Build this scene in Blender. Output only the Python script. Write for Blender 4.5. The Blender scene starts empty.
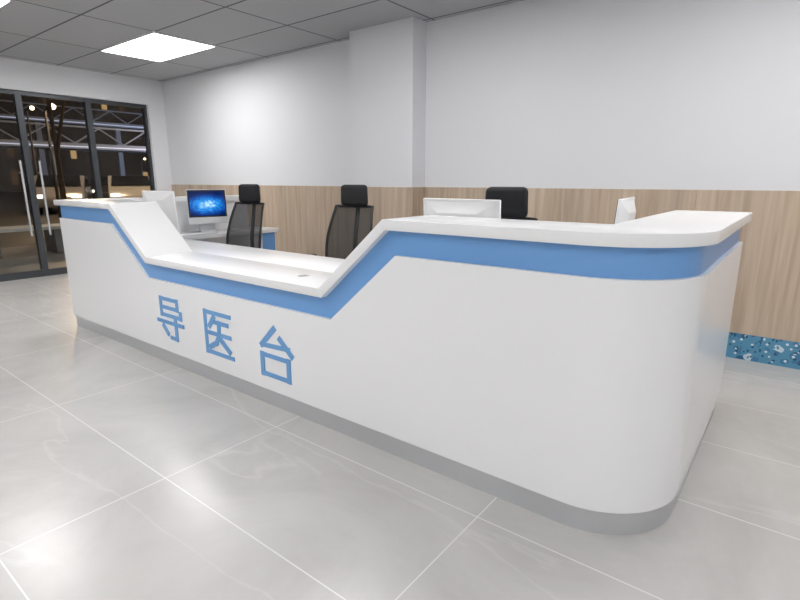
import bpy, bmesh, math, random
from mathutils import Vector, Matrix
random.seed(3)
K=1.26
scene=bpy.context.scene
scene.view_settings.view_transform='Standard'
# ------------------------------------------------------------ helpers
def new_mat(name,col=(.8,.8,.8),rough=.5,metal=0.,spec=.5,emit=None,es=0.):
    m=bpy.data.materials.new(name); m.use_nodes=True
    b=m.node_tree.nodes['Principled BSDF']
    b.inputs['Base Color'].default_value=(*col,1); b.inputs['Roughness'].default_value=rough
    b.inputs['Metallic'].default_value=metal; b.inputs['Specular IOR Level'].default_value=spec
    if emit: b.inputs['Emission Color'].default_value=(*emit,1); b.inputs['Emission Strength'].default_value=es
    return m
def N(m,t,**kw):
    n=m.node_tree.nodes.new(t)
    for k,v in kw.items(): setattr(n,k,v)
    return n
def L(m,a,b): m.node_tree.links.new(a,b)
def BS(m): return m.node_tree.nodes['Principled BSDF']
def ramp(m,stops,interp='LINEAR'):
    r=N(m,'ShaderNodeValToRGB'); cr=r.color_ramp; cr.interpolation=interp
    while len(cr.elements)<len(stops): cr.elements.new(.5)
    for e,(p,c) in zip(cr.elements,stops): e.position=p; e.color=(*c,1)
    return r
def finish(name,bm,mat,smooth_ang=None,parent=None):
    bmesh.ops.recalc_face_normals(bm,faces=bm.faces)
    if smooth_ang is not None:
        for f in bm.faces: f.smooth=True
        for e in bm.edges:
            if len(e.link_faces)==2:
                e.smooth = e.calc_face_angle(0)<math.radians(smooth_ang)
    me=bpy.data.meshes.new(name); bm.to_mesh(me); bm.free()
    mats=mat if isinstance(mat,(list,tuple)) else [mat]
    for x in mats: me.materials.append(x)
    o=bpy.data.objects.new(name,me); scene.collection.objects.link(o)
    if parent: o.parent=parent
    return o
def empty(name,loc=(0,0,0),rz=0):
    e=bpy.data.objects.new(name,None); e.location=loc; e.rotation_euler=(0,0,rz)
    e.empty_display_size=.1
    scene.collection.objects.link(e); return e
def add_box(bm,lo,hi,M=None,bev=0,seg=2,mi=0):
    r=bmesh.ops.create_cube(bm,size=1)
    vs=r['verts']
    for v in vs:
        v.co=Vector([ (lo[k]+hi[k])/2+v.co[k]*(hi[k]-lo[k]) for k in range(3)])
    fs=set(f for v in vs for f in v.link_faces)
    if bev>0:
        es=list(set(e for v in vs for e in v.link_edges))
        rr=bmesh.ops.bevel(bm,geom=es,offset=bev,segments=seg,affect='EDGES',profile=.5)
        fs=set(rr['faces'])|set(f for f in fs if f.is_valid)
        vs=list(set(v for f in fs for v in f.verts))
    for f in fs: f.material_index=mi
    if M is not None:
        for v in vs: v.co=M@v.co
    return vs
def box(name,lo,hi,mat,bev=0,parent=None,M=None,seg=2):
    bm=bmesh.new(); add_box(bm,lo,hi,M,bev,seg)
    return finish(name,bm,mat,40 if bev>0 else None,parent)
def add_cyl(bm,p0,p1,r0,r1=None,n=16,mi=0):
    if r1 is None: r1=r0
    p0=Vector(p0);p1=Vector(p1); d=p1-p0
    q=d.to_track_quat('Z','Y').to_matrix().to_4x4()
    M=Matrix.Translation((p0+p1)/2)@q
    r=bmesh.ops.create_cone(bm,cap_ends=True,segments=n,radius1=r0,radius2=r1,depth=d.length,matrix=M)
    for f in set(f for v in r['verts'] for f in v.link_faces): f.material_index=mi
def cyl(name,p0,p1,r0,mat,r1=None,n=20,parent=None):
    bm=bmesh.new(); add_cyl(bm,p0,p1,r0,r1,n); return finish(name,bm,mat,40,parent)
def prism(name,pts,axis,a,b,mat,parent=None,bev=0,sm=None):
    bm=bmesh.new()
    def P(p,t):
        if axis=='Y': return (p[0],t,p[1])
        if axis=='X': return (t,p[0],p[1])
        return (p[0],p[1],t)
    v0=[bm.verts.new(P(p,a)) for p in pts]; v1=[bm.verts.new(P(p,b)) for p in pts]
    n=len(pts)
    bm.faces.new(v0); bm.faces.new(v1[::-1])
    for i in range(n): bm.faces.new((v0[i],v0[(i+1)%n],v1[(i+1)%n],v1[i]))
    if bev>0: bmesh.ops.bevel(bm,geom=list(bm.edges),offset=bev,segments=2,affect='EDGES',profile=.5)
    return finish(name,bm,mat,sm if sm else (35 if bev>0 else None),parent)

# ------------------------------------------------------------ materials
m_white=new_mat('white_lacquer',(.86,.86,.87),.22)
m_white2=new_mat('white_laminate',(.80,.80,.81),.35)
m_blue=new_mat('blue_lacquer',(.155,.35,.68),.3)
m_letter=new_mat('blue_letter',(.15,.355,.66),.4)
m_steel=new_mat('brushed_steel',(.62,.63,.65),.38,.75)
n=N(m_steel,'ShaderNodeTexNoise'); n.inputs['Scale'].default_value=6
mp=N(m_steel,'ShaderNodeMapping'); mp.inputs['Scale'].default_value=(1,1,60); tc=N(m_steel,'ShaderNodeTexCoord')
L(m_steel,tc.outputs['Object'],mp.inputs[0]); L(m_steel,mp.outputs[0],n.inputs['Vector'])
mr=N(m_steel,'ShaderNodeMapRange'); mr.inputs[3].default_value=.3; mr.inputs[4].default_value=.45
L(m_steel,n.outputs[0],mr.inputs[0]); L(m_steel,mr.outputs[0],BS(m_steel).inputs['Roughness'])
m_wall=new_mat('wall_paint',(.71,.715,.74),.6)
nz=N(m_wall,'ShaderNodeTexNoise'); nz.inputs['Scale'].default_value=180
bp=N(m_wall,'ShaderNodeBump'); bp.inputs['Strength'].default_value=.03; L(m_wall,nz.outputs[0],bp.inputs['Height']); L(m_wall,bp.outputs[0],BS(m_wall).inputs['Normal'])
m_black=new_mat('black_plastic',(.012,.012,.014),.45)
m_fabric=new_mat('black_fabric',(.012,.012,.014),.85)
m_frame=new_mat('dark_frame',(.06,.066,.076),.35,.3)
m_alu=new_mat('aluminium',(.7,.71,.73),.3,.8)
m_monitor=new_mat('white_plastic',(.82,.82,.83),.25)
m_key=new_mat('keyboard_keys',(.86,.86,.86),.5)

# floor
m_floor=new_mat('floor_marble_tile',(.6,.6,.6),.25)
tc=N(m_floor,'ShaderNodeTexCoord'); mp=N(m_floor,'ShaderNodeMapping'); mp.inputs['Location'].default_value=(1.607*K+12,-.748*K+12,0)
L(m_floor,tc.outputs['Object'],mp.inputs[0])
def brick(m,vec,w,h,ms,c1,c2,cm):
    b=N(m,'ShaderNodeTexBrick'); b.offset=0; b.inputs['Scale'].default_value=1
    b.inputs['Brick Width'].default_value=w; b.inputs['Row Height'].default_value=h
    b.inputs['Mortar Size'].default_value=ms; b.inputs['Mortar Smooth'].default_value=.1; b.inputs['Bias'].default_value=0
    b.inputs['Color1'].default_value=(*c1,1); b.inputs['Color2'].default_value=(*c2,1); b.inputs['Mortar'].default_value=(*cm,1)
    L(m,vec,b.inputs['Vector']); return b
br=brick(m_floor,mp.outputs[0],1.2,.6,.0024,(.46,.46,.46),(.54,.54,.54),(.5,.5,.5))
n1=N(m_floor,'ShaderNodeTexNoise'); n1.inputs['Scale'].default_value=1.1; n1.inputs['Detail'].default_value=9; n1.inputs['Roughness'].default_value=.65; n1.inputs['Distortion'].default_value=1.2
L(m_floor,mp.outputs[0],n1.inputs['Vector'])
base=ramp(m_floor,[(.3,(.475,.463,.45)),(.5,(.53,.52,.508)),(.72,(.58,.57,.558))]); L(m_floor,n1.outputs[0],base.inputs[0])
mp2=N(m_floor,'ShaderNodeMapping'); mp2.inputs['Rotation'].default_value=(0,0,.6); mp2.inputs['Scale'].default_value=(.5,1.5,1); L(m_floor,mp.outputs[0],mp2.inputs[0])
n2=N(m_floor,'ShaderNodeTexNoise'); n2.inputs['Scale'].default_value=.9; n2.inputs['Detail'].default_value=6; n2.inputs['Distortion'].default_value=.6
L(m_floor,mp2.outputs[0],n2.inputs['Vector'])
sb=N(m_floor,'ShaderNodeMath',operation='SUBTRACT'); sb.inputs[1].default_value=.5; L(m_floor,n2.outputs[0],sb.inputs[0])
ab=N(m_floor,'ShaderNodeMath',operation='ABSOLUTE'); L(m_floor,sb.outputs[0],ab.inputs[0])
vr=ramp(m_floor,[(0,(.2,.2,.2)),(.009,(0,0,0))]); L(m_floor,ab.outputs[0],vr.inputs[0])
mx=N(m_floor,'ShaderNodeMixRGB'); mx.inputs[2].default_value=(.77,.76,.74,1); L(m_floor,vr.outputs[0],mx.inputs[0]); L(m_floor,base.outputs[0],mx.inputs[1])
ov=N(m_floor,'ShaderNodeMixRGB',blend_type='SOFT_LIGHT'); ov.inputs[0].default_value=.3; L(m_floor,mx.outputs[0],ov.inputs[1]); L(m_floor,br.outputs['Color'],ov.inputs[2])
mx2=N(m_floor,'ShaderNodeMixRGB'); mx2.inputs[2].default_value=(.75,.74,.73,1); L(m_floor,br.outputs['Fac'],mx2.inputs[0]); L(m_floor,ov.outputs[0],mx2.inputs[1])
L(m_floor,mx2.outputs[0],BS(m_floor).inputs['Base Color'])
# ceiling
m_ceil=new_mat('ceiling_tile',(.5,.5,.5),.8)
tc=N(m_ceil,'ShaderNodeTexCoord'); mp=N(m_ceil,'ShaderNodeMapping'); mp.inputs['Location'].default_value=(6.53+12,-2.885+.67*20,0)
L(m_ceil,tc.outputs['Object'],mp.inputs[0])
br=brick(m_ceil,mp.outputs[0],1.2,.67,.010,(.40,.405,.42),(.43,.435,.45),(.10,.10,.11))
L(m_ceil,br.outputs['Color'],BS(m_ceil).inputs['Base Color'])
bp=N(m_ceil,'ShaderNodeBump',invert=True); bp.inputs['Strength'].default_value=.3; L(m_ceil,br.outputs['Fac'],bp.inputs['Height']); L(m_ceil,bp.outputs[0],BS(m_ceil).inputs['Normal'])
# wood
m_wood=new_mat('wood_wainscot',(.6,.5,.4),.35)
tc=N(m_wood,'ShaderNodeTexCoord'); mp=N(m_wood,'ShaderNodeMapping'); mp.inputs['Scale'].default_value=(1,1,.05)
L(m_wood,tc.outputs['Object'],mp.inputs[0])
nw=N(m_wood,'ShaderNodeTexNoise'); nw.inputs['Scale'].default_value=28; nw.inputs['Detail'].default_value=7; nw.inputs['Distortion'].default_value=.4; L(m_wood,mp.outputs[0],nw.inputs['Vector'])
rw=ramp(m_wood,[(.3,(.41,.31,.225)),(.5,(.49,.385,.29)),(.7,(.56,.455,.355))]); L(m_wood,nw.outputs[0],rw.inputs[0])
nl=N(m_wood,'ShaderNodeTexNoise'); nl.inputs['Scale'].default_value=3; L(m_wood,mp.outputs[0],nl.inputs['Vector'])
rl=ramp(m_wood,[(.35,(.43,.43,.43)),(.65,(.58,.58,.58))]); L(m_wood,nl.outputs[0],rl.inputs[0])
ow=N(m_wood,'ShaderNodeMixRGB',blend_type='OVERLAY'); ow.inputs[0].default_value=.6; L(m_wood,rw.outputs[0],ow.inputs[1]); L(m_wood,rl.outputs[0],ow.inputs[2])
L(m_wood,ow.outputs[0],BS(m_wood).inputs['Base Color'])
# blue speckled baseboard: two sizes of chips in a blue matrix
m_terr=new_mat('blue_terrazzo',(.1,.3,.5),.25)
tc=N(m_terr,'ShaderNodeTexCoord')
def chips(scale,thr,prev,stops):
    vo=N(m_terr,'ShaderNodeTexVoronoi'); vo.inputs['Scale'].default_value=scale; L(m_terr,tc.outputs['Object'],vo.inputs['Vector'])
    dm=N(m_terr,'ShaderNodeMath',operation='LESS_THAN'); dm.inputs[1].default_value=thr; L(m_terr,vo.outputs['Distance'],dm.inputs[0])
    s=N(m_terr,'ShaderNodeSeparateColor'); L(m_terr,vo.outputs['Color'],s.inputs[0])
    r=ramp(m_terr,stops,'CONSTANT'); L(m_terr,s.outputs[0],r.inputs[0])
    g=N(m_terr,'ShaderNodeMixRGB'); L(m_terr,dm.outputs[0],g.inputs[0]); L(m_terr,r.outputs[0],g.inputs[2])
    if prev is None: g.inputs[1].default_value=(.085,.27,.43,1)
    else: L(m_terr,prev.outputs[0],g.inputs[1])
    return g
c1=chips(18,.55,None,[(0,(.03,.11,.22)),(.3,(.085,.27,.43)),(.6,(.055,.19,.34)),(.8,(.5,.64,.72))])
c2=chips(45,.40,c1,[(0,(.02,.09,.18)),(.25,(.085,.27,.43)),(.72,(.6,.72,.78))])
L(m_terr,c2.outputs[0],BS(m_terr).inputs['Base Color'])
# lamp
m_lamp=new_mat('led_diffuser',(1,1,1),.5,emit=(1,.99,.975),es=13.8)
def mix_transparent(name,col,alpha,rough=.8):
    m=new_mat(name,col,rough); nt=m.node_tree
    t=N(m,'ShaderNodeBsdfTransparent'); x=N(m,'ShaderNodeMixShader'); x.inputs[0].default_value=alpha
    L(m,t.outputs[0],x.inputs[1]); L(m,BS(m).outputs[0],x.inputs[2]); L(m,x.outputs[0],nt.nodes['Material Output'].inputs[0]); return m
m_mesh=mix_transparent('chair_mesh',(.03,.03,.033),.8)
m_glass=bpy.data.materials.new('clear_glass'); m_glass.use_nodes=True
nt=m_glass.node_tree; nt.nodes.remove(nt.nodes['Principled BSDF'])
t=N(m_glass,'ShaderNodeBsdfTransparent'); t.inputs[0].default_value=(.93,.95,.95,1); g=N(m_glass,'ShaderNodeBsdfGlossy'); g.inputs['Roughness'].default_value=.01
fr=N(m_glass,'ShaderNodeFresnel'); fr.inputs[0].default_value=1.25; x=N(m_glass,'ShaderNodeMixShader')
L(m_glass,fr.outputs[0],x.inputs[0]); L(m_glass,t.outputs[0],x.inputs[1]); L(m_glass,g.outputs[0],x.inputs[2]); L(m_glass,x.outputs[0],nt.nodes['Material Output'].inputs[0])
# screen
m_screen=new_mat('screen_display',(0,0,0),.2)
tc=N(m_screen,'ShaderNodeTexCoord')
mp=N(m_screen,'ShaderNodeMapping'); mp.inputs['Scale'].default_value=(4.2,1,9); L(m_screen,tc.outputs['Object'],mp.inputs[0])
mp.inputs['Location'].default_value=(0,0,-.27*9)
gr=N(m_screen,'ShaderNodeTexGradient',gradient_type='SPHERICAL'); L(m_screen,mp.outputs[0],gr.inputs[0])
ns=N(m_screen,'ShaderNodeTexNoise'); ns.inputs['Scale'].default_value=9; ns.inputs['Distortion'].default_value=3; L(m_screen,tc.outputs['Object'],ns.inputs['Vector'])
ml=N(m_screen,'ShaderNodeMath',operation='MULTIPLY'); L(m_screen,gr.outputs['Fac'],ml.inputs[0]); L(m_screen,ns.outputs[0],ml.inputs[1])
rs=ramp(m_screen,[(0,(.0,.012,.09)),(.12,(.0,.06,.38)),(.3,(.02,.32,.9)),(.5,(.6,.95,1))]); L(m_screen,ml.outputs[0],rs.inputs[0])
L(m_screen,rs.outputs[0],BS(m_screen).inputs['Emission Color']); BS(m_screen).inputs['Emission Strength'].default_value=1.0

# ------------------------------------------------------------ room
XL,XR,YF,YB,ZC=-6.24*K,3.6,-4.2,3.405*K,2.137*K
T=.2
box('floor',(XL-T,YF-T,-.1),(XR+T,YB+T,0),m_floor)
box('ceiling',(XL-T,YF-T,ZC),(XR+T,YB+T,ZC+.12),m_ceil)
box('wall_back',(XL-T,YB,0),(XR+T,YB+T,ZC),m_wall)
box('wall_right',(XR,YF,0),(XR+T,YB,ZC),m_wall)
box('wall_front',(XL-T,YF-T,0),(XR+T,YF,ZC),m_wall)
DT=1.86*K; DY0=.03*K; DY1=3.21*K
bm=bmesh.new()
add_box(bm,(XL-T,YF,0),(XL,DY0,ZC)); add_box(bm,(XL-T,DY1,0),(XL,YB,ZC)); add_box(bm,(XL-T,DY0,DT),(XL,DY1,ZC))
finish('wall_left',bm,m_wall)
cx0,cx1,cy=-3.026*K,-2.40*K,3.236*K
box('column',(cx0,cy,0),(cx1,YB,ZC),m_wall)
# wainscot
WZ0,WZ1=.149*K,.945*K
def wains(name,x0,x1,yw,axis='X'):
    bm=bmesh.new(); w=1.2; n=max(1,math.ceil((x1-x0)/w)); 
    for i in range(n):
        a=x0+i*w; b=min(x1,a+w)
        add_box(bm,(a+.0015,yw-.015,WZ0),(b-.0015,yw,WZ1))
    return finish(name,bm,m_wood)
wains('trim_1',XL+.001,cx0,YB); wains('trim_2',cx1,XR,YB)
bm=bmesh.new(); add_box(bm,(cx0-.015,cy-.015,WZ0),(cx1+.015,cy,WZ1)); add_box(bm,(cx1,cy,WZ0),(cx1+.015,YB-.015,WZ1)); add_box(bm,(cx0-.015,cy,WZ0),(cx0,YB-.015,WZ1))
finish('trim_3',bm,m_wood)
bm=bmesh.new(); add_box(bm,(XL,YB-.02,0),(cx0,YB,WZ0)); add_box(bm,(cx1,YB-.02,0),(XR,YB,WZ0)); add_box(bm,(cx0-.02,cy-.02,0),(cx1+.02,cy,WZ0)); add_box(bm,(cx1,cy,0),(cx1+.02,YB-.02,WZ0))
finish('baseboard_back',bm,m_terr)
# ceiling LED panels: one in view, others unseen, some added to brighten desk front
pan=[(-5.93,3.22),(-5.93,1.4),(-5.93,-1.2),(-2.33,2.6),(-2.93,0),(-2.93,-2.2),(.07,2.9),(.2,-1.0),(2.3,1.2),(2.3,-2.4),(-.4,-3.0)]
for i,(px,py) in enumerate(pan):
    e=empty('ceiling_light_panel' if i==0 else 'ceiling_light_panel.%03d'%i,(px,py,ZC))
    h=.35 if i==0 else .3
    box('diffuser',(-.59,-h+.01,-.012),(.59,h-.01,-.004),m_lamp,parent=e)
    bm=bmesh.new()
    add_box(bm,(-.6,-h,-.015),(.6,-h+.01,0)); add_box(bm,(-.6,h-.01,-.015),(.6,h,0)); add_box(bm,(-.6,-h+.01,-.015),(-.59,h-.01,0)); add_box(bm,(.59,-h+.01,-.015),(.6,h-.01,0))
    finish('frame',bm,m_white2,parent=e)
# glazed doors on left wall
ys=[.03*K,.67*K,1.30*K,1.93*K,2.57*K,3.21*K]
for i in range(5):
    a,b=ys[i],ys[i+1]
    nm='window_1' if i==4 else ('window_2' if i==0 else 'door_%d'%i)
    e=empty(nm,(XL-.1,(a+b)/2,0)); w=(b-a)/2; f=.035
    bm=bmesh.new()
    add_box(bm,(-.04,-w,0),(.04,-w+f,DT)); add_box(bm,(-.04,w-f,0),(.04,w,DT))
    add_box(bm,(-.04,-w+f,DT-.05),(.04,w-f,DT)); add_box(bm,(-.04,-w+f,0),(.04,w-f,.09))
    finish('frame',bm,m_frame,parent=e)
    box('glass',(-.006,-w+f,.09),(.006,w-f,DT-.05),m_glass,parent=e)
    if nm.startswith('door'):
        s={1:1,2:1,3:-1}[i]
        hy=s*(w-f-.07)
        bm=bmesh.new()
        add_cyl(bm,(.09,hy,.55),(.09,hy,1.5),.014); add_cyl(bm,(.0,hy,.7),(.09,hy,.7),.008); add_cyl(bm,(.0,hy,1.35),(.09,hy,1.35),.008)
        finish('pull_handle',bm,m_steel,40,e)

# ------------------------------------------------------------ reception desk
desk=empty('reception_desk')
Yf=1.325; Xr=-.165; R=.28; Xl=-3.97; Ye=2.56; ZT=.871; ZL=.594
prof=[(Xl,ZT),(-3.15,ZT),(-2.78,ZL),(-1.43,ZL),(-1.11,ZT),(Xr-R,ZT)]
def offp(d):
    out=[]
    segs=[]
    for a,b in zip(prof[:-1],prof[1:]):
        dx,dz=b[0]-a[0],b[1]-a[1]; l=math.hypot(dx,dz); nrm=(dz/l,-dx/l); segs.append((a,(dx/l,dz/l),nrm))
    for i,p in enumerate(prof):
        if i==0: out.append((p[0],p[1]-d))
        elif i==len(prof)-1: out.append((p[0],p[1]-d))
        else:
            n0,n1=segs[i-1][2],segs[i][2]
            bx,bz=n0[0]+n1[0],n0[1]+n1[1]; k=d/(1+n0[0]*n1[0]+n0[1]*n1[1])
            out.append((p[0]+bx*k,p[1]+bz*k))
    return out
def path(i,d,zfix=None,start=0,xd=None):
    pts=[]; op=offp(d if xd is None else xd)
    for n_,(x,z) in enumerate(op):
        if n_<start: continue
        if n_==0: x=Xl+min(i,.02)
        pts.append((x,Yf+i,z if zfix is None else zfix))
    c=(Xr-R,Yf+R); r=max(R-i,0)
    for k in range(1,17):
        a=math.radians(-90+k*90/16)
        pts.append((c[0]+r*math.cos(a),c[1]+r*math.sin(a),ZT-d if zfix is None else zfix))
    pts.append((Xr-i,Ye-min(i,.02),ZT-d if zfix is None else zfix))
    return [Vector(p)*K for p in pts]
def sweep(name,rings,mat,bev=0):
    bm=bmesh.new(); n=len(rings[0]); V=[[bm.verts.new(p) for p in r] for r in rings]
    for j in range(4):
        for k in range(n-1):
            bm.faces.new((V[j][k],V[j][k+1],V[(j+1)%4][k+1],V[(j+1)%4][k]))
    bm.faces.new([V[j][0] for j in range(4)]); bm.faces.new([V[j][-1] for j in range(4)][::-1])
    bmesh.ops.remove_doubles(bm,verts=bm.verts,dist=1e-5)
    if bev:
        bmesh.ops.recalc_face_normals(bm,faces=bm.faces)
        es=[e for e in bm.edges if len(e.link_faces)==2 and e.calc_face_angle(0)>math.radians(60)]
        bmesh.ops.bevel(bm,geom=es,offset=bev,segments=2,affect='EDGES',profile=.5)
    return finish(name,bm,mat,25,desk)
tk=.035; bb=.120
sweep('counter_top',[path(0,0),path(.28,0),path(.28,tk),path(0,tk)],m_white,.0025)
sweep('blue_band',[path(.03,tk),path(.08,tk),path(.08,bb+.01),path(.03,bb+.01)],m_blue)
sweep('front_panel',[path(.016,bb),path(.08,bb),path(.08,0,.078,xd=bb),path(.016,0,.078,xd=bb)],m_white)
sweep('plinth',[path(.026,0,.078,xd=bb),path(.09,0,.078,xd=bb),path(.09,0,0,xd=bb),path(.026,0,0,xd=bb)],m_steel)
sweep('back_panel',[path(.25,tk,start=4),path(.27,tk,start=4),path(.27,0,ZL,start=4),path(.25,0,ZL,start=4)],m_white2)
def kb(name,lo,hi,mat,bev=0): return box(name,[v*K for v in lo],[v*K for v in hi],mat,bev,parent=desk)
kb('back_panel_left',(-3.86,1.575,ZL),(-3.15,1.595,ZT-tk),m_white2)
kb('worktop_front',(-3.90,1.606,ZL-.03),(-.45,1.93,ZL),m_white,.003)
kb('worktop_side',(-.95,1.931,ZL-.03),(-.45,2.54,ZL),m_white,.003)
kb('worktop_return',(-3.89,1.931,ZL-.03),(-3.56,2.87,ZL),m_white,.003)
kb('return_wall',(-3.95,1.42,.078),(-3.89,2.80,ZT-.037),m_white)
kb('return_ledge',(-3.97,1.607,ZT-.037),(-3.83,2.82,ZT),m_white,.003)
kb('return_plinth',(-3.94,1.42,0),(-3.9,2.79,.078),m_steel)
kb('side_end_panel',(-.44,2.51,0),(-.25,2.54,ZT-tk),m_white2)
kb('side_inner_panel',(-.47,1.95,0),(-.445,2.54,ZL-.03),m_white2)
kb('cabinet_return',(-3.88,2.0,.06),(-3.60,2.84,ZL-.03),m_white2)
kb('cabinet_return_foot',(-3.86,2.02,0),(-3.64,2.8,.06),m_steel)
kb('cabinet_return_stripe',(-3.60,2.72,.06),(-3.585,2.84,ZL-.03),m_blue)
kb('cabinet_return_end',(-3.88,2.84,.06),(-3.60,2.85,ZL-.03),m_blue)
for xx in (-2.9,-1.7,-.98):
    kb('worktop_support',(xx,1.42,0),(xx+.02,1.88,ZL-.03),m_white2)
# cable grommet
bm=bmesh.new(); gx,gy=-1.679*K,1.472*K
add_cyl(bm,(gx,gy,ZL*K),(gx,gy,ZL*K+.004),.032,n=28); finish('cable_grommet',bm,m_alu,40,desk)
bm=bmesh.new(); add_cyl(bm,(gx,gy,ZL*K+.004),(gx,gy,ZL*K+.006),.022,n=24); finish('cable_grommet_cap',bm,new_mat('grey_plastic',(.45,.45,.46),.4),40,desk)
# lettering (three raised characters)
gl=[ # dao
 [[(.2,.94),(.8,.94),(.8,.74),(.2,.74)],[(.2,.94),(.2,.56),(.9,.56),(.9,.67)],[(.04,.39),(.96,.39)],[(.70,.50),(.70,.04),(.5,.04)],[(.24,.28),(.38,.12)]],
 # yi
 [[(.93,.93),(.11,.93),(.11,.06),(.96,.06)],[(.40,.84),(.25,.64)],[(.34,.74),(.84,.74)],[(.22,.49),(.9,.49)],[(.57,.74),(.55,.47),(.45,.3),(.24,.18)],[(.57,.42),(.86,.19)]],
 # tai
 [[(.50,.97),(.18,.61),(.84,.65)],[(.64,.80),(.90,.54)],[(.18,.42),(.82,.42),(.82,.04),(.18,.04),(.18,.42)]]]
bm=bmesh.new(); S=.235*K; yb=(Yf+.016)*K
for gi,(cx,cz) in enumerate([(-2.612,.274),(-2.168,.269),(-1.735,.262)]):
    si=0; WX=1.18 if gi!=1 else 1.08
    for st in gl[gi]:
        for a,b in zip(st[:-1],st[1:]):
            a=Vector(((a[0]-.5)*S*WX+cx*K,0,(a[1]-.5)*S+cz*K)); b=Vector(((b[0]-.5)*S*WX+cx*K,0,(b[1]-.5)*S+cz*K))
            si+=1; dy=.00035*si
            horiz=abs((b-a).x)>abs((b-a).z)*2
            d=(b-a).normalized(); w=(.044 if horiz else .056)*S; a=a-d*w*.95; b=b+d*w*.95; q=Vector((-d.z,0,d.x))*w
            c=[a+q,b+q,b-q,a-q]
            v0=[bm.verts.new((p.x,yb-.003-dy,p.z)) for p in c]; v1=[bm.verts.new((p.x,yb+.002+dy,p.z)) for p in c]
            bm.faces.new(v0); bm.faces.new(v1[::-1])
            for k in range(4): bm.faces.new((v0[k],v0[(k+1)%4],v1[(k+1)%4],v1[k]))
finish('lettering',bm,m_letter,None,desk)

# ------------------------------------------------------------ monitors
def monitor(name,x,y,rz,tilt=0.06,w=.44,sh=0):
    e=empty(name,(x*K,y*K,ZL*K+.001),rz)   # screen faces local -Y
    M=Matrix.Translation((0,-.02,.25))@Matrix.Rotation(-tilt,4,'X')@Matrix.Translation((0,0,-.25))
    bm=bmesh.new(); h0,h1=.085,.42
    add_box(bm,(-w/2,-.012,h0),(w/2,.004,h1),M,.005)
    finish('housing',bm,m_monitor,40,e)
    bm=bmesh.new()
    c1=[(-w/2+.012,h0+.012),(w/2-.012,h0+.012),(w/2-.012,h1-.012),(-w/2+.012,h1-.012)]
    c2=[(-w/4,h0+.07),(w/4,h0+.07),(w/4,h1-.07),(-w/4,h1-.07)]
    a=[bm.verts.new(M@Vector((p[0],.003,p[1]))) for p in c1]; b=[bm.verts.new(M@Vector((p[0],.035,p[1]))) for p in c2]
    bm.faces.new(b); bm.faces.new(a[::-1])
    for k in range(4): bm.faces.new((a[k],a[(k+1)%4],b[(k+1)%4],b[k]))
    bmesh.ops.bevel(bm,geom=list(bm.edges),offset=.006,segments=3,affect='EDGES',profile=.5)
    finish('back_shell',bm,m_monitor,60,e)
    box('bezel',(-w/2+.006,-.0145,h0+.065),(w/2-.006,-.0115,h1-.006),m_black,parent=e,M=M)
    box('screen',(-w/2+.02,-.016,h0+.078),(w/2-.02,-.0143,h1-.02),m_screen,parent=e,M=M)
    pts=[(-.07,0),(.09,0),(.09,.008),(.045,.014),(.02,.22),(.008,.22),(.03,.012),(-.07,.006)]
    prism('stand',[(p[0],p[1]) for p in pts],'X',-.075,.075,m_alu,e,.002)
    return e
monitor('computer_monitor',-3.74,2.31,math.radians(74),w=.38)
monitor('computer_monitor',-3.46,1.77,math.radians(184),w=.46)
monitor('computer_monitor',-1.065,1.74,math.radians(180),w=.44)
monitor('computer_monitor',-.57,2.27,math.radians(-84))
def keyboard(x,y,rz):
    e=empty('keyboard',(x*K,y*K,ZL*K+.001),rz)
    box('base',(-.2,-.06,0),(.2,.06,.008),m_alu,.002,e)
    bm=bmesh.new()
    for r in range(5):
        for c in range(14):
            add_box(bm,(-.193+c*.0277,-.055+r*.0225,.008),(-.193+c*.0277+.024,-.055+r*.0225+.019,.012))
    finish('keys',bm,m_key,None,e)
keyboard(-3.615,2.12,math.radians(90)); keyboard(-1.06,1.87,0)
def mouse(x,y):
    bm=bmesh.new(); bmesh.ops.create_uvsphere(bm,u_segments=20,v_segments=12,radius=1)
    for v in bm.verts:
        v.co=Vector((v.co.x*.03,v.co.y*.055,max(v.co.z,0)*.03))
    o=finish('computer_mouse',bm,m_monitor,50); o.location=(x*K,y*K,ZL*K+.001)
mouse(-3.61,2.48); mouse(-.84,1.86)

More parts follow.
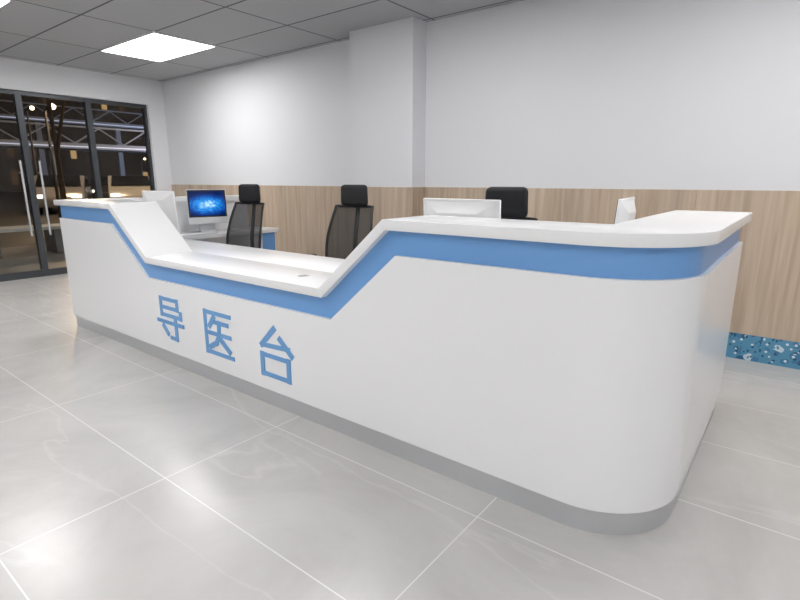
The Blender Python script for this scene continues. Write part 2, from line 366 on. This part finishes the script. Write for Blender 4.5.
# ------------------------------------------------------------ chairs
def chair(x,y,rz):
    e=empty('office_chair',(x*K,y*K,0),rz)  # faces local -Y ; back at +Y
    bm=bmesh.new()
    for k in range(5):
        a=math.radians(90+72*k+36); d=Vector((math.cos(a),math.sin(a),0))
        add_cyl(bm,d*.03+Vector((0,0,.10)),d*.29+Vector((0,0,.075)),.024,.016,10)
        add_cyl(bm,d*.29+Vector((0,0,.085)),d*.29+Vector((0,0,.05)),.008,.008,8)
        p=Vector((-d.y,d.x,0))
        for s in(-1,1):
            add_cyl(bm,d*.29+p*s*.008+Vector((0,0,.028)),d*.29+p*s*.026+Vector((0,0,.028)),.027,.027,16)
    add_cyl(bm,(0,0,.08),(0,0,.13),.045,.04,20)
    finish('star_base',bm,m_black,40,e)
    cyl('gas_lift',(0,0,.12),(0,0,.40),.025,m_alu,parent=e)
    box('mechanism',(-.1,-.1,.385),(.1,.13,.425),m_black,.01,e)
    bm=bmesh.new(); add_box(bm,(-.25,-.25,.42),(.25,.23,.50),None,.035,4)
    for v in bm.verts:
        if v.co.z>.46: v.co.z+= .02*((v.co.x/.25)**2)-.01
        if v.co.y<-.15: v.co.z-=.03*((-.15-v.co.y)/.1)
    finish('seat',bm,m_fabric,50,e)
    def backpt(u,v):
        w=.185+.035*math.sin(math.pi*min(1,.15+v*.9))
        z=.50+v*.545
        yy=.255+.12*v -.05*math.sin(v*math.pi)*.6 -.045*u*u
        return Vector((u*w,yy,z))
    bm=bmesh.new(); nu,nv=12,14
    g=[[bm.verts.new(backpt(-1+2*i/nu,j/nv)) for i in range(nu+1)] for j in range(nv+1)]
    for j in range(nv):
        for i in range(nu): bm.faces.new((g[j][i],g[j][i+1],g[j+1][i+1],g[j+1][i]))
    finish('back_mesh',bm,m_mesh,80,e)
    loop=[backpt(-1+2*i/nu,0) for i in range(nu+1)]+[backpt(1,j/nv) for j in range(1,nv+1)]+[backpt(1-2*i/nu,1) for i in range(1,nu+1)]+[backpt(-1,1-j/nv) for j in range(1,nv)]
    cu=bpy.data.curves.new('back_frame','CURVE'); cu.dimensions='3D'; cu.bevel_depth=.012; cu.bevel_resolution=3
    sp=cu.splines.new('POLY'); sp.points.add(len(loop)-1); sp.use_cyclic_u=True
    for p,q in zip(sp.points,loop): p.co=(*q,1)
    cu.materials.append(m_black); o=bpy.data.objects.new('back_frame',cu); scene.collection.objects.link(o); o.parent=e
    cu=bpy.data.curves.new('spine','CURVE'); cu.dimensions='3D'; cu.bevel_depth=.018; cu.bevel_resolution=3
    sp=cu.splines.new('BEZIER'); P=[(0,.1,.40),(0,.29,.46),(0,.34,.75),(0,.40,1.08)]
    sp.bezier_points.add(3)
    for b,q in zip(sp.bezier_points,P): b.co=q; b.handle_left_type=b.handle_right_type='AUTO'
    cu.materials.append(m_black); o=bpy.data.objects.new('spine',cu); scene.collection.objects.link(o); o.parent=e
    bm=bmesh.new(); add_box(bm,(-.128,.325,1.05),(.128,.39,1.222),None,.03,4)
    for v in bm.verts:
        v.co.y-=1.3*v.co.x**2; v.co.x*=1-.5*(v.co.z-1.13)*.5
    finish('headrest',bm,m_fabric,60,e)
    for s in(-1,1):
        bm=bmesh.new()
        add_box(bm,(s*.27-.012,-.03,.44),(s*.27+.012,.03,.63),None,.006)
        add_box(bm,(min(s*.15,s*.28),-.02,.43),(max(s*.15,s*.28),.02,.445))
        add_box(bm,(s*.27-.035,-.12,.63),(s*.27+.035,.12,.655),None,.01)
        finish('armrest',bm,m_black,40,e)
    return e
def chair_at(hx,hy,rz):
    off=Vector((-math.sin(rz),math.cos(rz)))*.355/K
    return chair(hx-off.x,hy-off.y,rz)
chair_at(-2.36,2.55,math.radians(8))
chair_at(-3.285,2.40,math.radians(6))
chair_at(-1.065,2.16,math.radians(2))

# ------------------------------------------------------------ exterior
m_asph=new_mat('asphalt',(.06,.055,.052),.5)
m_sidewalk=new_mat('paving',(.24,.23,.22),.5)
m_dark=new_mat('dark_metal',(.05,.05,.055),.5)
m_globe=new_mat('lamp_globe',(1,.8,.5),.5,emit=(1,.72,.38),es=6)
m_strip=new_mat('light_strip',(1,1,1),.5,emit=(.5,.62,.9),es=.5)
m_head=new_mat('head_light',(1,1,1),.5,emit=(1,.9,.75),es=3)
m_bark=new_mat('bark',(.16,.11,.07),.9)
m_carglass=new_mat('car_glass',(.01,.012,.015),.08)
m_tyre=new_mat('tyre',(.01,.01,.01),.8)
box('ground_outside',(-90,-30,-.14),(XL-T,80,-.02),m_asph)
box('sidewalk',(-12,-30,-.02),(XL-T,40,-.005),m_sidewalk)
m_fac=new_mat('facade',(.03,.025,.022),.7)
tc=N(m_fac,'ShaderNodeTexCoord')
sx=N(m_fac,'ShaderNodeSeparateXYZ'); cb=N(m_fac,'ShaderNodeCombineXYZ'); L(m_fac,tc.outputs['Object'],sx.inputs[0]); L(m_fac,sx.outputs['Y'],cb.inputs[0]); L(m_fac,sx.outputs['Z'],cb.inputs[1])
br=brick(m_fac,cb.outputs[0],2.1,3.0,.75,(0,0,0),(1,1,1),(0,0,0))
rf=ramp(m_fac,[(.0,(.02,.014,.010)),(.55,(.09,.05,.025)),(.8,(.75,.46,.2))],'CONSTANT'); L(m_fac,br.outputs['Color'],rf.inputs[0])
L(m_fac,rf.outputs[0],BS(m_fac).inputs['Emission Color']); BS(m_fac).inputs['Emission Strength'].default_value=.6
box('office_building',(-78,5,-.02),(-70,42,12),m_fac)
box('office_building',(-84,44,-.02),(-74,75,8),m_fac)
# footbridges
m_bridge=new_mat('bridge_paint',(.32,.36,.45),.5)
def bridge(x,y,z):
    e=empty('footbridge',(x,y,-.02))
    bm=bmesh.new(); add_box(bm,(-1.2,-30,z),(1.2,30,z+.35)); 
    for k in range(-4,5): add_box(bm,(-.2,k*6.5-.2,0),(.2,k*6.5+.2,z))
    for k in range(-20,20):
        a=Vector((1.12,k*1.5,z+.35)); b=Vector((1.12,k*1.5+1.5,z+1.3))
        if k%2: a.z,b.z=b.z,a.z
        add_cyl(bm,a,b,.05,.05,6)
    add_box(bm,(1.08,-30,z+1.3),(1.17,30,z+1.4)); finish('structure',bm,m_bridge,None,e)
    box('light_line',(1.2,-30,z+.1),(1.24,30,z+.17),m_strip,parent=e)
bridge(-38,26,3.2); bridge(-52,30,6.0)
def car(x,y,rz,col,i):
    e=empty('car',(x,y,-.02),rz); mc=new_mat('car_paint_%d'%i,col,.25,.3)
    body=[(-2.2,.25),(-2.25,.7),(-2.05,.9),(-1.3,.98),(-.75,1.42),(.75,1.46),(1.45,1.0),(2.1,.85),(2.25,.6),(2.2,.25)]
    prism('body',body,'Y',-.85,.85,mc,e,.06)
    gl_=[(-1.15,.99),(-.72,1.36),(.7,1.4),(1.25,1.02)]
    prism('side_glass',gl_,'Y',-.865,.865,m_carglass,e)
    bm=bmesh.new()
    v=[bm.verts.new(p) for p in((.83,-.7,1.455),(.83,.7,1.455),(1.46,.75,1.05),(1.46,-.75,1.05))]; bm.faces.new(v)
    finish('windscreen',bm,m_carglass,None,e)
    bm=bmesh.new()
    for wx in(-1.4,1.4):
        for s in(-1,1): add_cyl(bm,(wx,s*.66,.32),(wx,s*.88,.32),.32,.32,20)
    finish('wheels',bm,m_tyre,40,e)
    bm=bmesh.new()
    for s in(-1,1): add_box(bm,(2.16,s*.62-.16,.62),(2.27,s*.62+.16,.74))
    finish('head_lamps',bm,m_head,None,e)
ci=0
cols=[(.3,.3,.32),(.6,.6,.6),(.07,.08,.1),(.35,.05,.04),(.5,.5,.52),(.1,.1,.12)]
for (x,y0,n_) in [(-24,8.5,5),(-33,14,6)]:
    for k in range(n_):
        car(x+random.uniform(-.3,.3),y0+k*2.7,random.uniform(-.1,.1)-.45,cols[ci%6],ci); ci+=1
def lamp(x,y,h=4.2):
    e=empty('street_lamp',(x,y,-.02))
    cyl('pole',(0,0,0),(0,0,h),.06,m_dark,.035,parent=e)
    cyl('arm',(0,0,h-.05),(.7,0,h+.1),.03,m_dark,parent=e)
    bm=bmesh.new(); bmesh.ops.create_uvsphere(bm,u_segments=16,v_segments=10,radius=.09); o=finish('globe',bm,m_globe,60,e); o.location=(.7,0,h)
for x,y,h in[(-20.5,7,3.6),(-28.3,15,4),(-29,22,4),(-28.5,9,4.4),(-45,30,5),(-29,27,4),(-45,38,5),(-20.6,12.2,3.0),(-45,22,3),(-60,30,4),(-60,38,3.5),(-60,46,4)]: lamp(x,y,h)
def tree(x,y,h):
    bm=bmesh.new()
    def grow(p,d,l,r,dep):
        q=p+d*l; add_cyl(bm,p,q,r,r*.65,6)
        if dep==0: return
        for k in range(3):
            nd=(d+Vector((random.uniform(-.8,.8),random.uniform(-.8,.8),random.uniform(-.05,.5)))).normalized()
            grow(q,nd,l*.72,r*.6,dep-1)
    grow(Vector((0,0,0)),Vector((0,0,1)),h*.33,.09,5)
    o=finish('bare_tree',bm,m_bark,60); o.location=(x,y,-.02)
tree(-16,5.6,6); tree(-17,9.6,6.5); tree(-28,19,7)
for k,(bx,by) in enumerate([(-10.6,3.0),(-10.9,4.9)]):
    e=empty('outdoor_bench',(bx,by,-.005))
    box('seat',(-.3,-.7,.42),(.3,.7,.48),new_mat('bench_stone_%d'%k,(.6,.58,.54),.6),.01,e)
    bm=bmesh.new(); add_box(bm,(-.25,-.55,0),(.25,-.4,.42)); add_box(bm,(-.25,.4,0),(.25,.55,.42)); finish('legs',bm,m_sidewalk,None,e)
for i,(x,y,z,en,c) in enumerate([(-19.8,7.5,4.5,800,(1,.68,.4)),(-21,14,4.5,800,(1,.68,.4)),(-30,22,6,1500,(1,.7,.42)),(-10.5,4,3.2,80,(1,.85,.7)),(-33,22,2.5,700,(.5,.65,1)),(-46,30,3,900,(.6,.7,1))]):
    ld=bpy.data.lights.new('street_fill_%d'%i,'POINT'); ld.energy=en; ld.color=c; ld.shadow_soft_size=.2  # bare point lamps added to brighten the exterior, apart from the lamp posts
    o=bpy.data.objects.new('street_fill_light',ld); o.location=(x,y,z); scene.collection.objects.link(o)

# world: night sky
w=bpy.data.worlds.new('night'); scene.world=w; w.use_nodes=True
w.node_tree.nodes['Background'].inputs[0].default_value=(.028,.021,.017,1); w.node_tree.nodes['Background'].inputs[1].default_value=1.0

# camera
cd=bpy.data.cameras.new('camera'); cd.lens=23.04; cd.sensor_width=36; cd.clip_end=300
co=bpy.data.objects.new('camera',cd); co.location=(0,0,K); co.rotation_euler=(math.radians(90-13.2),0,math.radians(37.9))
scene.collection.objects.link(co); scene.camera=co
